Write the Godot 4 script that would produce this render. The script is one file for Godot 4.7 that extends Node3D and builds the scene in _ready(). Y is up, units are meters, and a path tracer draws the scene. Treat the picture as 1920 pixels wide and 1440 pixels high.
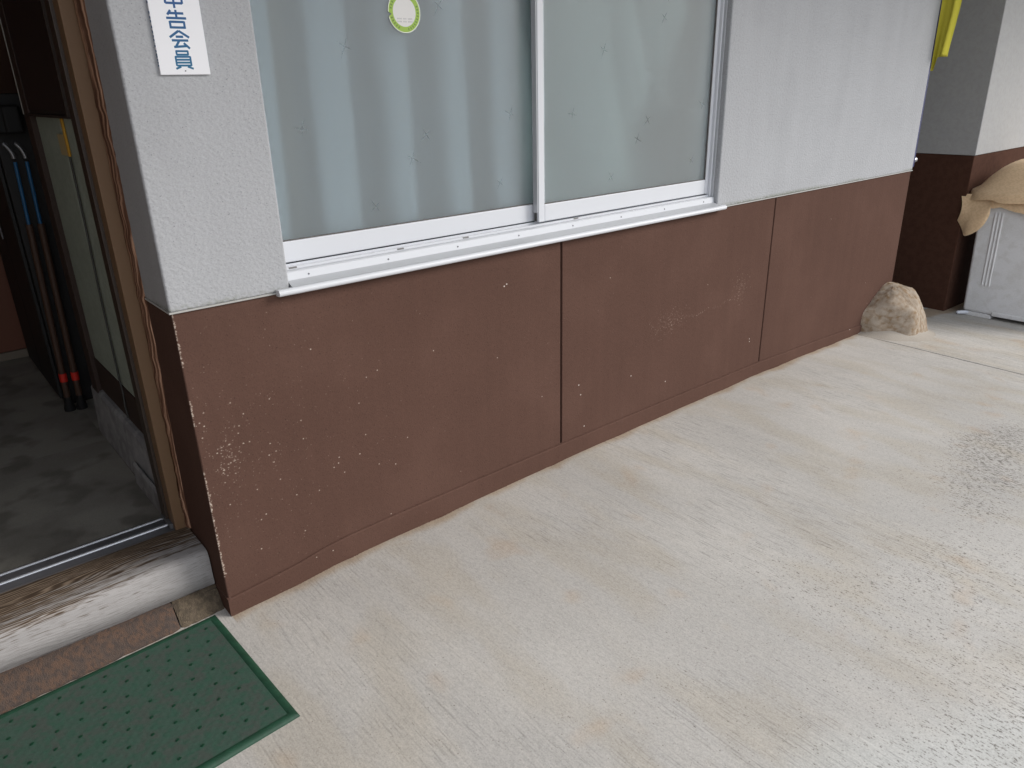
extends Node3D

# ------------------------------------------------------------------ helpers
var rng := RandomNumberGenerator.new()
var taken := {}

func srgb(r: float, g: float, b: float) -> Color:
	return Color(r / 255.0, g / 255.0, b / 255.0)

func numbered(called: String) -> String:
	if not taken.has(called):
		taken[called] = 0
		return called
	taken[called] += 1
	return "%s_%03d" % [called, taken[called]]

func thing(called: String, label: String, category: String, at := Vector3.ZERO, group := "") -> Node3D:
	var o := Node3D.new()
	o.name = numbered(called)
	o.position = at
	add_child(o)
	tag(o, label, category, group)
	return o

func tag(o: Node3D, label: String, category: String, group := "") -> void:
	o.set_meta("label", label)
	o.set_meta("category", category)
	if group != "":
		o.set_meta("group", group)

func structure(called: String) -> Node3D:
	var o := Node3D.new()
	o.name = numbered(called)
	add_child(o)
	o.set_meta("kind", "structure")
	return o

func group_node(called: String, parent: Node3D) -> Node3D:
	var o := Node3D.new()
	o.name = called
	parent.add_child(o, true)
	return o

func put(called: String, m: Mesh, material: Material, parent: Node3D = null, at := Vector3.ZERO) -> MeshInstance3D:
	var o := MeshInstance3D.new()
	o.mesh = m
	o.material_override = material
	o.position = at
	if parent == null:
		o.name = numbered(called)
		add_child(o)
	else:
		o.name = called
		parent.add_child(o, true)
	return o

func begin() -> SurfaceTool:
	var st := SurfaceTool.new()
	st.begin(Mesh.PRIMITIVE_TRIANGLES)
	return st

func vert(st: SurfaceTool, p: Vector3, n: Vector3, uv: Vector2) -> void:
	st.set_normal(n)
	st.set_uv(uv)
	st.add_vertex(p)

# a box between two corners with rounded edges; UVs are metres in the plane of each face
func add_box(st: SurfaceTool, lo: Vector3, hi: Vector3, r := 0.002, seg := 1) -> void:
	var c := (lo + hi) * 0.5
	var h := (hi - lo) * 0.5
	r = minf(r, minf(h.x, minf(h.y, h.z)) * 0.98)
	var core := h - Vector3(r, r, r)
	for axis in 3:
		var a1 := (axis + 1) % 3
		var a2 := (axis + 2) % 3
		var s1 := steps(h[a1], r, seg)
		var s2 := steps(h[a2], r, seg)
		for side in [-1.0, 1.0]:
			var ps := []
			for i in s1.size():
				for j in s2.size():
					var p := Vector3.ZERO
					p[axis] = h[axis] * side
					p[a1] = s1[i]
					p[a2] = s2[j]
					var q := p.clamp(-core, core)
					var n := (p - q).normalized()
					p = q + n * r + c
					var uv := Vector2(p.x, -p.y)
					if axis == 0:
						uv = Vector2(p.z, -p.y)
					elif axis == 1:
						uv = Vector2(p.x, p.z)
					ps.append([p, n, uv])
			var w := s2.size()
			for i in s1.size() - 1:
				for j in w - 1:
					var q4 := [ps[i * w + j], ps[(i + 1) * w + j], ps[(i + 1) * w + j + 1], ps[i * w + j + 1]]
					var order := [0, 2, 1, 0, 3, 2] if side > 0 else [0, 1, 2, 0, 2, 3]
					for k in order:
						vert(st, q4[k][0], q4[k][1], q4[k][2])

func steps(h: float, r: float, seg: int) -> PackedFloat64Array:
	var out := PackedFloat64Array()
	for k in range(seg, -1, -1):
		out.append(-(h - r + r * tan(PI / 4 * k / seg)))
	for k in range(0, seg + 1):
		out.append(h - r + r * tan(PI / 4 * k / seg))
	return out

func box(lo: Vector3, hi: Vector3, r := 0.002, seg := 1) -> ArrayMesh:
	var st := begin()
	add_box(st, lo, hi, r, seg)
	return st.commit()

# a tube of changing radius through points
func add_tube(st: SurfaceTool, pts: Array, radii: Array, sides := 10) -> void:
	var rings := []
	for i in pts.size():
		var d: Vector3 = (pts[mini(i + 1, pts.size() - 1)] - pts[maxi(i - 1, 0)]).normalized()
		var u := d.cross(Vector3(0.31, 0.2, 0.93)).normalized()
		var v := d.cross(u)
		var ring := []
		for k in sides + 1:
			var a := TAU * k / sides
			var n := u * cos(a) + v * sin(a)
			ring.append([pts[i] + n * radii[i], n, Vector2(float(k) / sides, float(i) / pts.size())])
		rings.append(ring)
	for i in pts.size() - 1:
		for k in sides:
			for e in [[i, k], [i + 1, k + 1], [i, k + 1], [i, k], [i + 1, k], [i + 1, k + 1]]:
				var q = rings[e[0]][e[1]]
				vert(st, q[0], q[1], q[2])
	for e in [0, pts.size() - 1]:
		var d2: Vector3 = (pts[0] - pts[1]).normalized() if e == 0 else (pts[e] - pts[e - 1]).normalized()
		for k in sides:
			vert(st, pts[e], d2, Vector2.ZERO)
			vert(st, rings[e][k if e == 0 else k + 1][0], d2, Vector2.ZERO)
			vert(st, rings[e][k + 1 if e == 0 else k][0], d2, Vector2.ZERO)

func tube(pts: Array, r: float, sides := 10) -> ArrayMesh:
	var st := begin()
	var rr := []
	for p in pts:
		rr.append(r)
	add_tube(st, pts, rr, sides)
	return st.commit()

# grid of points (rows of equal length) as one smooth sheet
func sheet(rows: Array, uvs: Array, smooth := true) -> ArrayMesh:
	var st := begin()
	if not smooth:
		st.set_smooth_group(-1)
	else:
		st.set_smooth_group(0)
	for i in rows.size() - 1:
		for j in rows[i].size() - 1:
			for e in [[i, j], [i + 1, j + 1], [i + 1, j], [i, j], [i, j + 1], [i + 1, j + 1]]:
				st.set_uv(uvs[e[0]][e[1]])
				st.add_vertex(rows[e[0]][e[1]])
	st.generate_normals()
	return st.commit()

# an extrusion along x of a profile of (z, y) points; flat ends
func extrude_x(profile: Array, x0: float, x1: float, smooth := false, cap := true) -> ArrayMesh:
	var st := begin()
	st.set_smooth_group(0 if smooth else -1)
	var run := 0.0
	for i in profile.size() - 1:
		var a: Vector2 = profile[i]
		var b: Vector2 = profile[i + 1]
		var n := run + a.distance_to(b)
		var q := [Vector3(x0, a.y, a.x), Vector3(x1, a.y, a.x), Vector3(x1, b.y, b.x), Vector3(x0, b.y, b.x)]
		var uv := [Vector2(x0, run), Vector2(x1, run), Vector2(x1, n), Vector2(x0, n)]
		run = n
		for k in [0, 1, 2, 0, 2, 3]:
			st.set_uv(uv[k])
			st.add_vertex(q[k])
	if cap:
		st.set_smooth_group(-1)
		var poly := PackedVector2Array()
		for p in profile:
			poly.append(p)
		var tri := Geometry2D.triangulate_polygon(poly)
		for x in [x0, x1]:
			for t in tri:
				st.set_uv(Vector2(poly[t].x, poly[t].y))
				st.add_vertex(Vector3(x, poly[t].y, poly[t].x))
	st.generate_normals()
	return st.commit()

func mat(color: Color, rough := 0.8, metal := 0.0, spec := 0.5) -> StandardMaterial3D:
	var m := StandardMaterial3D.new()
	m.albedo_color = color
	m.roughness = rough
	m.metallic = metal
	m.metallic_specular = spec
	return m

# ---- textures
func noise_bytes(w: int, h: int, freq: float, seed_: int, oct := 3, kind := FastNoiseLite.TYPE_SIMPLEX_SMOOTH, gw := 0, gh := 0) -> PackedByteArray:
	var n := FastNoiseLite.new()
	n.noise_type = kind
	n.seed = seed_
	n.frequency = freq
	n.fractal_octaves = oct
	if oct == 1:
		n.fractal_type = FastNoiseLite.FRACTAL_NONE
	var im := n.get_image(w, h, false, false, true)
	if gw > 0:
		im.resize(gw, gh, Image.INTERPOLATE_CUBIC)
	im.convert(Image.FORMAT_L8)
	return im.get_data()

func texture(w: int, h: int, data: PackedByteArray, format := Image.FORMAT_RGB8) -> ImageTexture:
	var im := Image.create_from_data(w, h, false, format, data)
	return ImageTexture.create_from_image(im)

func relief(m: StandardMaterial3D, t: Texture2D, cm: float) -> void:
	m.heightmap_enabled = true
	m.heightmap_texture = t
	m.heightmap_scale = cm

func triplanar(m: StandardMaterial3D, scale: float) -> void:
	m.uv1_triplanar = true
	m.uv1_world_triplanar = true
	m.uv1_scale = Vector3(scale, scale, scale)

# a mottled colour texture: three colours mixed by two noises
func mottle(w: int, h: int, a: Color, b: Color, c: Color, f1: float, f2: float, seed_: int, speck := 0.0) -> ImageTexture:
	var n1 := noise_bytes(w, h, f1, seed_, 4)
	var n2 := noise_bytes(w, h, f2, seed_ + 9, 3)
	var out := PackedByteArray()
	out.resize(w * h * 3)
	for i in w * h:
		var t := smoothstep(70.0, 185.0, float(n1[i]))
		var s := smoothstep(120.0, 200.0, float(n2[i]))
		var k := a.lerp(b, t).lerp(c, s * 0.6)
		var j := 1.0 + speck * (rng.randf() - 0.5)
		out[i * 3] = clampi(int(k.r * 255.0 * j), 0, 255)
		out[i * 3 + 1] = clampi(int(k.g * 255.0 * j), 0, 255)
		out[i * 3 + 2] = clampi(int(k.b * 255.0 * j), 0, 255)
	return texture(w, h, out)

# ------------------------------------------------------------------ the place
const GX := [-8.0, 0.0, 0.17, 0.33, 1.21, 2.46, 3.4, 3.75, 4.63, 5.6, 12.0]
const GY := [0.0, 0.010, 0.014, 0.028, 0.042, 0.046, 0.026, -0.008, -0.10, -0.12, -0.14]

func ground_y(x: float, z: float) -> float:
	var y: float = GY[GY.size() - 1]
	for i in GX.size() - 1:
		if x < GX[i + 1]:
			y = lerpf(GY[i], GY[i + 1], clampf((x - GX[i]) / (GX[i + 1] - GX[i]), 0.0, 1.0))
			break
	return y - 0.008 * maxf(z, 0.0)

var white_alu: StandardMaterial3D
var grey_alu: StandardMaterial3D
var stucco: StandardMaterial3D
var brown: StandardMaterial3D
var dark_brown: StandardMaterial3D
var near_concrete: StandardMaterial3D
var far_concrete: StandardMaterial3D
var grain: ImageTexture
var cloth_weave: ImageTexture

func _ready() -> void:
	rng.seed = 7
	var cam := Camera3D.new()
	cam.name = "camera"
	cam.transform = Transform3D(Basis(Vector3(0.76340423, -0.0229372, 0.64551365), Vector3(0.25637505, 0.92803693, -0.27022081), Vector3(-0.5928624, 0.3717813, 0.71434784)).orthonormalized(), Vector3(-0.44504554, 1.3, 1.73187159))
	cam.fov = 54.6985
	cam.near = 0.05
	cam.far = 2000.0
	add_child(cam)
	cam.current = true

	var env := Environment.new()
	env.background_mode = Environment.BG_SKY
	var sky := Sky.new()
	var psm := ProceduralSkyMaterial.new()
	psm.sky_top_color = srgb(232, 238, 246)
	psm.sky_horizon_color = srgb(222, 228, 236)
	psm.sky_curve = 0.2
	psm.ground_bottom_color = srgb(150, 146, 140)
	psm.ground_horizon_color = srgb(190, 190, 190)
	sky.sky_material = psm
	env.sky = sky
	env.background_energy_multiplier = 0.9
	env.tonemap_mode = Environment.TONE_MAPPER_LINEAR
	env.tonemap_exposure = 2.0
	env.sdfgi_enabled = true
	env.ssao_enabled = true
	env.ssil_enabled = true
	var we := WorldEnvironment.new()
	we.name = "world_environment"
	we.environment = env
	add_child(we)

	var sun := DirectionalLight3D.new()
	sun.name = "sun"
	sun.light_energy = 0.5
	sun.light_angular_distance = 30.0
	sun.light_color = Color(1.0, 0.985, 0.965)
	sun.shadow_enabled = true
	add_child(sun)
	sun.look_at_from_position(Vector3(4.4, 3.3, 3.8), Vector3.ZERO)

	materials()
	ground()
	house()
	window()
	neighbour()
	entrance()
	doorway()
	sign_plate()
	sticker()
	doormat()
	boulder()
	bin_and_blanket()
	towel()
	crutches()
	small_things()

# ------------------------------------------------------------------ materials
func materials() -> void:
	white_alu = mat(srgb(206, 208, 213), 0.38, 0.0, 0.5)
	grey_alu = mat(srgb(182, 184, 188), 0.35, 0.15, 0.5)
	grain = texture(512, 512, noise_bytes(512, 512, 0.16, 31, 3), Image.FORMAT_L8)
	var weave := PackedByteArray()
	weave.resize(128 * 128)
	for y in 128:
		for x in 128:
			weave[y * 128 + x] = int(127.0 + 60.0 * sin(x * TAU / 8.0) * sin(y * TAU / 8.0) + rng.randf() * 60.0)
	cloth_weave = texture(128, 128, weave, Image.FORMAT_L8)
	make_stucco()
	make_brown()
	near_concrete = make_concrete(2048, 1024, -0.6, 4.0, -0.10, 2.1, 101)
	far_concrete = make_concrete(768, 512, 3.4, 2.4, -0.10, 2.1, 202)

func make_stucco() -> void:
	var w := 2048
	var h := 768
	var fine := noise_bytes(w, h, 0.34, 5, 2)
	var mid := noise_bytes(w, h, 0.13, 15, 2)
	var big := noise_bytes(256, 96, 0.03, 6, 4, FastNoiseLite.TYPE_SIMPLEX_SMOOTH, w, h)
	var drip := noise_bytes(512, 24, 0.05, 8, 3, FastNoiseLite.TYPE_SIMPLEX_SMOOTH, w, h)
	var out := PackedByteArray()
	out.resize(w * h * 3)
	var hm := PackedByteArray()
	hm.resize(w * h)
	for y in h:
		var low := smoothstep(h * 0.982, h * 1.0, float(y))
		for x in w:
			var i := y * w + x
			var f := fine[i] / 255.0
			var g := mid[i] / 255.0
			var pit := smoothstep(0.72, 0.92, f) * smoothstep(0.42, 0.7, g)
			var d := smoothstep(0.45, 0.95, big[i] / 255.0)
			var v := 1.0 + (f - 0.5) * 0.10 - pit * 0.36 - d * 0.02 - (drip[i] / 255.0 - 0.5) * 0.030
			var dirt := low * smoothstep(0.35, 0.75, big[i] / 255.0 * 0.5 + g * 0.5) * 0.25
			out[i * 3] = clampi(int(166.0 * v * (1.0 - dirt)), 0, 255)
			out[i * 3 + 1] = clampi(int(167.0 * v * (1.0 - dirt * 0.95)), 0, 255)
			out[i * 3 + 2] = clampi(int(170.0 * v * (1.0 - dirt * 1.25)), 0, 255)
			hm[i] = clampi(int(150.0 + (g - 0.5) * 150.0 + (f - 0.5) * 70.0 - pit * 110.0), 0, 255)
	stucco = mat(Color.WHITE, 0.92, 0.0, 0.3)
	stucco.albedo_texture = texture(w, h, out)
	relief(stucco, texture(w, h, hm, Image.FORMAT_L8), 0.22)
	stucco.uv1_scale = Vector3(1.0 / 3.75, 1.0 / 1.1, 1)
	stucco.uv1_offset = Vector3(0, 1.0 + 0.845 / 1.1, 0)

func fleck(data: PackedByteArray, w: int, h: int, x: float, y: float, r: float, c: Color, a: float) -> void:
	var rx := r
	var ry := r
	for py in range(maxi(0, int(y - ry - 1)), mini(h, int(y + ry + 2))):
		for px in range(maxi(0, int(x - rx - 1)), mini(w, int(x + rx + 2))):
			var d := Vector2((px - x) / rx, (py - y) / ry).length()
			var k := clampf((1.25 - d) * 2.0, 0.0, 1.0) * a
			if k > 0.0:
				var i := (py * w + px) * 3
				data[i] = int(lerpf(data[i], c.r * 255.0, k))
				data[i + 1] = int(lerpf(data[i + 1], c.g * 255.0, k))
				data[i + 2] = int(lerpf(data[i + 2], c.b * 255.0, k))

func make_brown() -> void:
	var w := 2048
	var h := 512
	var fine := noise_bytes(w, h, 0.36, 45, 2)
	var mid := noise_bytes(w, h, 0.09, 46, 3)
	var big := noise_bytes(256, 64, 0.03, 47, 4, FastNoiseLite.TYPE_SIMPLEX_SMOOTH, w, h)
	var drip := noise_bytes(1024, 10, 0.06, 48, 3, FastNoiseLite.TYPE_SIMPLEX_SMOOTH, w, h)
	var out := PackedByteArray()
	out.resize(w * h * 3)
	var hm := PackedByteArray()
	hm.resize(w * h)
	for y in h:
		for x in w:
			var i := y * w + x
			var f := fine[i] / 255.0
			var g := mid[i] / 255.0
			var pit := smoothstep(0.70, 0.9, f) * smoothstep(0.3, 0.7, g)
			var b := big[i] / 255.0 - 0.5
			var dr := drip[i] / 255.0 - 0.5
			var v := 1.0 + (f - 0.5) * 0.10 + b * 0.05 + dr * 0.03 - pit * 0.40 + (g - 0.5) * 0.05
			# a little pale dust over the lower middle
			var dust := smoothstep(0.5, 0.85, big[i] / 255.0) * 0.012
			out[i * 3] = clampi(int(88.0 * v + dust * 120.0), 0, 255)
			out[i * 3 + 1] = clampi(int(66.0 * v + dust * 115.0), 0, 255)
			out[i * 3 + 2] = clampi(int(58.0 * v + dust * 110.0), 0, 255)
			hm[i] = clampi(int(140.0 + (f - 0.5) * 120.0 - pit * 90.0 + (g - 0.5) * 60.0), 0, 255)
	# chipped paint: along the corner, spattered beside it, and two scuffs
	var chip := srgb(205, 192, 178)
	for k in 520:
		var yy := h * rng.randf()
		var keep := sin(yy * 0.05) * 0.5 + sin(yy * 0.021 + 1.0) * 0.5
		if keep < -0.15:
			continue
		fleck(out, w, h, absf(rng.randfn(0.0, 1.1)), yy, rng.randf_range(0.5, 1.2), chip, rng.randf_range(0.4, 0.9))
	for k in 850:
		var xx := absf(rng.randfn(0.0, 0.26))
		if rng.randf() < 0.30:
			xx = rng.randf() * 3.7
		var yy2 := clampf(rng.randfn(0.5, 0.24), 0.0, 1.0)
		var big_one := rng.randf() < 0.06
		fleck(out, w, h, xx / 3.75 * w, yy2 * h, 1.0 if big_one else rng.randf_range(0.3, 0.6), chip, 0.8 if big_one else rng.randf_range(0.15, 0.55))
	for k in 90:
		fleck(out, w, h, rng.randfn(0.065, 0.018) / 3.75 * w, rng.randfn(0.45, 0.04) * h, rng.randf_range(0.4, 1.0), chip, rng.randf_range(0.3, 0.8))
	for k in 260:
		var p := Vector2(rng.randfn(1.795, 0.055), rng.randfn(0.435, 0.026))
		fleck(out, w, h, p.x / 3.75 * w, (1.0 - p.y / 0.845) * h, rng.randf_range(0.4, 0.95), srgb(176, 158, 146), rng.randf_range(0.2, 0.6))
	for k in 150:
		var p2 := Vector2(rng.randfn(2.262, 0.026), rng.randfn(0.492, 0.032))
		fleck(out, w, h, p2.x / 3.75 * w, (1.0 - p2.y / 0.845) * h, rng.randf_range(0.4, 0.95), srgb(176, 158, 146), rng.randf_range(0.2, 0.65))
	for k in 90:
		var t := rng.randf()
		var p3 := Vector2(lerpf(1.86, 2.25, t), lerpf(0.43, 0.447, t) + 0.006 * sin(t * 17.0) + rng.randfn(0.0, 0.003))
		fleck(out, w, h, p3.x / 3.75 * w, (1.0 - p3.y / 0.845) * h, rng.randf_range(0.35, 0.8), srgb(176, 160, 148), rng.randf_range(0.2, 0.7))
	for p4 in [Vector2(1.30, 0.31), Vector2(1.31, 0.27), Vector2(1.58, 0.27), Vector2(2.37, 0.235), Vector2(2.372, 0.222), Vector2(1.79, 0.19), Vector2(0.97, 0.73), Vector2(0.98, 0.735), Vector2(1.33, 0.14), Vector2(3.31, 0.07)]:
		fleck(out, w, h, p4.x / 3.75 * w, (1.0 - p4.y / 0.845) * h, 1.4, srgb(220, 212, 204), 0.9)
	brown = mat(Color.WHITE, 0.9, 0.0, 0.15)
	brown.albedo_texture = texture(w, h, out)
	relief(brown, texture(w, h, hm, Image.FORMAT_L8), 0.14)
	brown.uv1_scale = Vector3(1.0 / 3.75, 1.0 / 0.845, 1)
	brown.uv1_offset = Vector3(0, 1.0, 0)
	dark_brown = mat(srgb(52, 37, 32), 0.85)

func make_concrete(w: int, h: int, x0: float, ww: float, z0: float, hh: float, seed_: int) -> StandardMaterial3D:
	var fine := noise_bytes(w, h, 0.42, seed_, 2)
	var broom := noise_bytes(w, h / 20, 0.36, seed_ + 1, 3, FastNoiseLite.TYPE_SIMPLEX_SMOOTH, w, h)
	var broom2 := noise_bytes(w / 4, h / 64, 0.09, seed_ + 2, 3, FastNoiseLite.TYPE_SIMPLEX_SMOOTH, w, h)
	var dash := noise_bytes(w, h / 3, 0.27, seed_ + 3, 2, FastNoiseLite.TYPE_SIMPLEX_SMOOTH, w, h)
	var big := noise_bytes(w / 8, h / 10, 0.024, seed_ + 4, 4, FastNoiseLite.TYPE_SIMPLEX_SMOOTH, w, h)
	var warm := noise_bytes(w / 6, h / 16, 0.05, seed_ + 5, 4, FastNoiseLite.TYPE_SIMPLEX_SMOOTH, w, h)
	var rust := noise_bytes(w / 8, h / 8, 0.060, seed_ + 6, 3, FastNoiseLite.TYPE_SIMPLEX_SMOOTH, w, h)
	var out := PackedByteArray()
	out.resize(w * h * 3)
	var hm := PackedByteArray()
	hm.resize(w * h)
	for y in h:
		var z := z0 + hh * (y + 0.5) / h
		for x in w:
			var i := y * w + x
			var px := x0 + ww * (x + 0.5) / w
			var f := fine[i] / 255.0
			var br := broom[i] / 255.0 - 0.5
			var b2 := broom2[i] / 255.0 - 0.5
			var bg := big[i] / 255.0
			var wm := clampf(smoothstep(0.40, 0.85, warm[i] / 255.0) + b2 * 0.5, 0.0, 1.0)
			var ru := smoothstep(0.66, 0.95, rust[i] / 255.0)
			# paler strip beyond the eave, with lichen in its pores
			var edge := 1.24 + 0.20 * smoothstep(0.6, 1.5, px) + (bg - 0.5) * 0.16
			var pale_strip := smoothstep(edge - 0.03, edge + 0.14, z)
			var dirty := 0.20 + 0.16 * bg
			dirty += 0.85 * exp(-((px - 2.50) * (px - 2.50) / 0.060 + (z - 0.98) * (z - 0.98) / 0.010)) * (0.6 + bg)
			dirty += 0.75 * exp(-((px - 2.12) * (px - 2.12) / 0.060 + (z - 1.10) * (z - 1.10) / 0.014)) * (0.5 + bg)
			dirty += 0.36 * smoothstep(0.5, 1.1, z) * smoothstep(0.0, 1.2, px) * (0.3 + bg) + pale_strip * 0.25
			var thr := 0.80 - 0.29 * minf(dirty, 1.0)
			var lich := smoothstep(thr - 0.03, thr + 0.18, dash[i] / 255.0 * 0.60 + f * 0.40)
			var pore := smoothstep(0.74, 0.92, f) * 0.55
			var brushed := smoothstep(0.25, 0.75, big[w * h - 1 - i] / 255.0) * 0.8 + 0.2
			var dark_line := smoothstep(0.10, 0.30, br) * brushed
			var pale_line := smoothstep(0.08, 0.30, -br) * brushed
			var v := 1.0 - dark_line * 0.13 + pale_line * 0.05 + b2 * 0.035 + (dash[i] / 255.0 - 0.5) * 0.12 + (f - 0.5) * 0.20 - pore * 0.45 + (bg - 0.5) * 0.08
			var r := 182.0 * v
			var g := 178.5 * v
			var b := 174.0 * v
			r = lerpf(r, 166.0 * v, wm * 0.26)
			g = lerpf(g, 154.0 * v, wm * 0.26)
			b = lerpf(b, 134.0 * v, wm * 0.26)
			r = lerpf(r, 178.0 * v, ru * 0.20)
			g = lerpf(g, 140.0 * v, ru * 0.20)
			b = lerpf(b, 104.0 * v, ru * 0.20)
			r = lerpf(r, 194.0 * v, pale_strip * 0.8)
			g = lerpf(g, 194.0 * v, pale_strip * 0.8)
			b = lerpf(b, 191.0 * v, pale_strip * 0.8)
			# tan mortar smear along the foot of the wall
			var foot := (1.0 - smoothstep(0.006, 0.05, z + (warm[i] / 255.0 - 0.5) * 0.05)) * 0.75
			if px < 0.0:
				foot = 0.0
			r = lerpf(r, 158.0 * v, foot)
			g = lerpf(g, 139.0 * v, foot)
			b = lerpf(b, 118.0 * v, foot)
			var paint := (1.0 - smoothstep(0.006, 0.009, z + (f - 0.5) * 0.006 + (warm[i] / 255.0 - 0.5) * 0.012))
			if px > 0.0 and px < 3.75:
				r = lerpf(r, 92.0, paint)
				g = lerpf(g, 66.0, paint)
				b = lerpf(b, 56.0, paint)
			r = lerpf(r, 62.0, lich * 0.64)
			g = lerpf(g, 57.0, lich * 0.64)
			b = lerpf(b, 52.0, lich * 0.64)
			out[i * 3] = clampi(int(r), 0, 255)
			out[i * 3 + 1] = clampi(int(g), 0, 255)
			out[i * 3 + 2] = clampi(int(b), 0, 255)
			hm[i] = clampi(int(140.0 + br * 45.0 + (dash[i] / 255.0 - 0.5) * 40.0 + (f - 0.5) * 60.0 - lich * 50.0 - pore * 60.0), 0, 255)
	var m := mat(Color.WHITE, 1.0, 0.0, 0.0)
	m.albedo_texture = texture(w, h, out)
	relief(m, texture(w, h, hm, Image.FORMAT_L8), 0.07)
	m.uv1_scale = Vector3(1.0 / ww, 1.0 / hh, 1)
	m.uv1_offset = Vector3(-x0 / ww, -z0 / hh, 0)
	return m

# ------------------------------------------------------------------ ground
func slab_mesh(x0: float, x1: float, seam0: bool, seam1: bool) -> ArrayMesh:
	var xs := [x0]
	var x := ceilf(x0 / 0.1 + 0.01) * 0.1
	while x < x1 - 0.005:
		if x > -1.2 and x < 6.0 or fmod(absf(x), 1.0) < 0.05:
			xs.append(x)
		x += 0.1
	if seam1:
		xs.append(x1 - 0.006)
	xs.append(x1)
	if seam0:
		xs.insert(1, x0 + 0.006)
	var zs := [-0.14, 0.0, 0.02, 0.05, 0.1, 0.2, 0.3, 0.4, 0.5, 0.6, 0.7, 0.8, 0.9, 1.0, 1.2, 1.4, 1.6, 1.8, 1.97, 2.5, 3.0, 3.7, 4.5, 5.43]
	var n := FastNoiseLite.new()
	n.seed = 3
	n.frequency = 1.7
	var rows := []
	var uvs := []
	for i in xs.size():
		var row := []
		var uv := []
		var passes := [0]
		if (i == 0 and seam0):
			passes = [1, 0]
		elif (i == xs.size() - 1 and seam1):
			passes = [0, 1]
		for p in passes:
			row = []
			uv = []
			for z in zs:
				var px: float = xs[i]
				if (i <= 1 and seam0) or (i >= xs.size() - 2 and seam1):
					px += -0.03 * z
				var drop := 0.03 if p == 1 else 0.0
				row.append(Vector3(px, ground_y(px, z) + 0.003 * n.get_noise_2d(px, z) - drop, z))
				uv.append(Vector2(px, z if z < 1.97 else 0.24 + absf(fposmod(z - 0.24, 3.46) - 1.73) * -1.0 + 1.73))
			rows.append(row)
			uvs.append(uv)
	return sheet(rows, uvs)

func ground() -> void:
	var far := StandardMaterial3D.new()
	far.albedo_texture = mottle(256, 256, srgb(132, 128, 120), srgb(120, 116, 108), srgb(140, 132, 120), 0.03, 0.06, 77, 0.1)
	far.roughness = 0.95
	triplanar(far, 0.25)
	var pm := PlaneMesh.new()
	pm.size = Vector2(1600, 1600)
	var g := put("ground", pm, far, null, Vector3(0, -0.30, 0))
	g.set_meta("kind", "structure")
	var pave := structure("concrete_pavement")
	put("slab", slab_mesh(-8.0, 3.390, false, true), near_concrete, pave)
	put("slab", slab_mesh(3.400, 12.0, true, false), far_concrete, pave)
	var st := []
	var uv := []
	for x in [3.380, 3.411]:
		var row := []
		var u := []
		for z in [-0.14, 0.5, 1.0, 2.0, 4.0, 6.0]:
			row.append(Vector3(x - 0.03 * z, ground_y(x, z) - 0.009, z))
			u.append(Vector2(x, z))
		st.append(row)
		uv.append(u)
	put("joint_filler", sheet(st, uv), mat(srgb(24, 23, 22), 0.95), pave)

# ------------------------------------------------------------------ house
var house_node: Node3D

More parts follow.
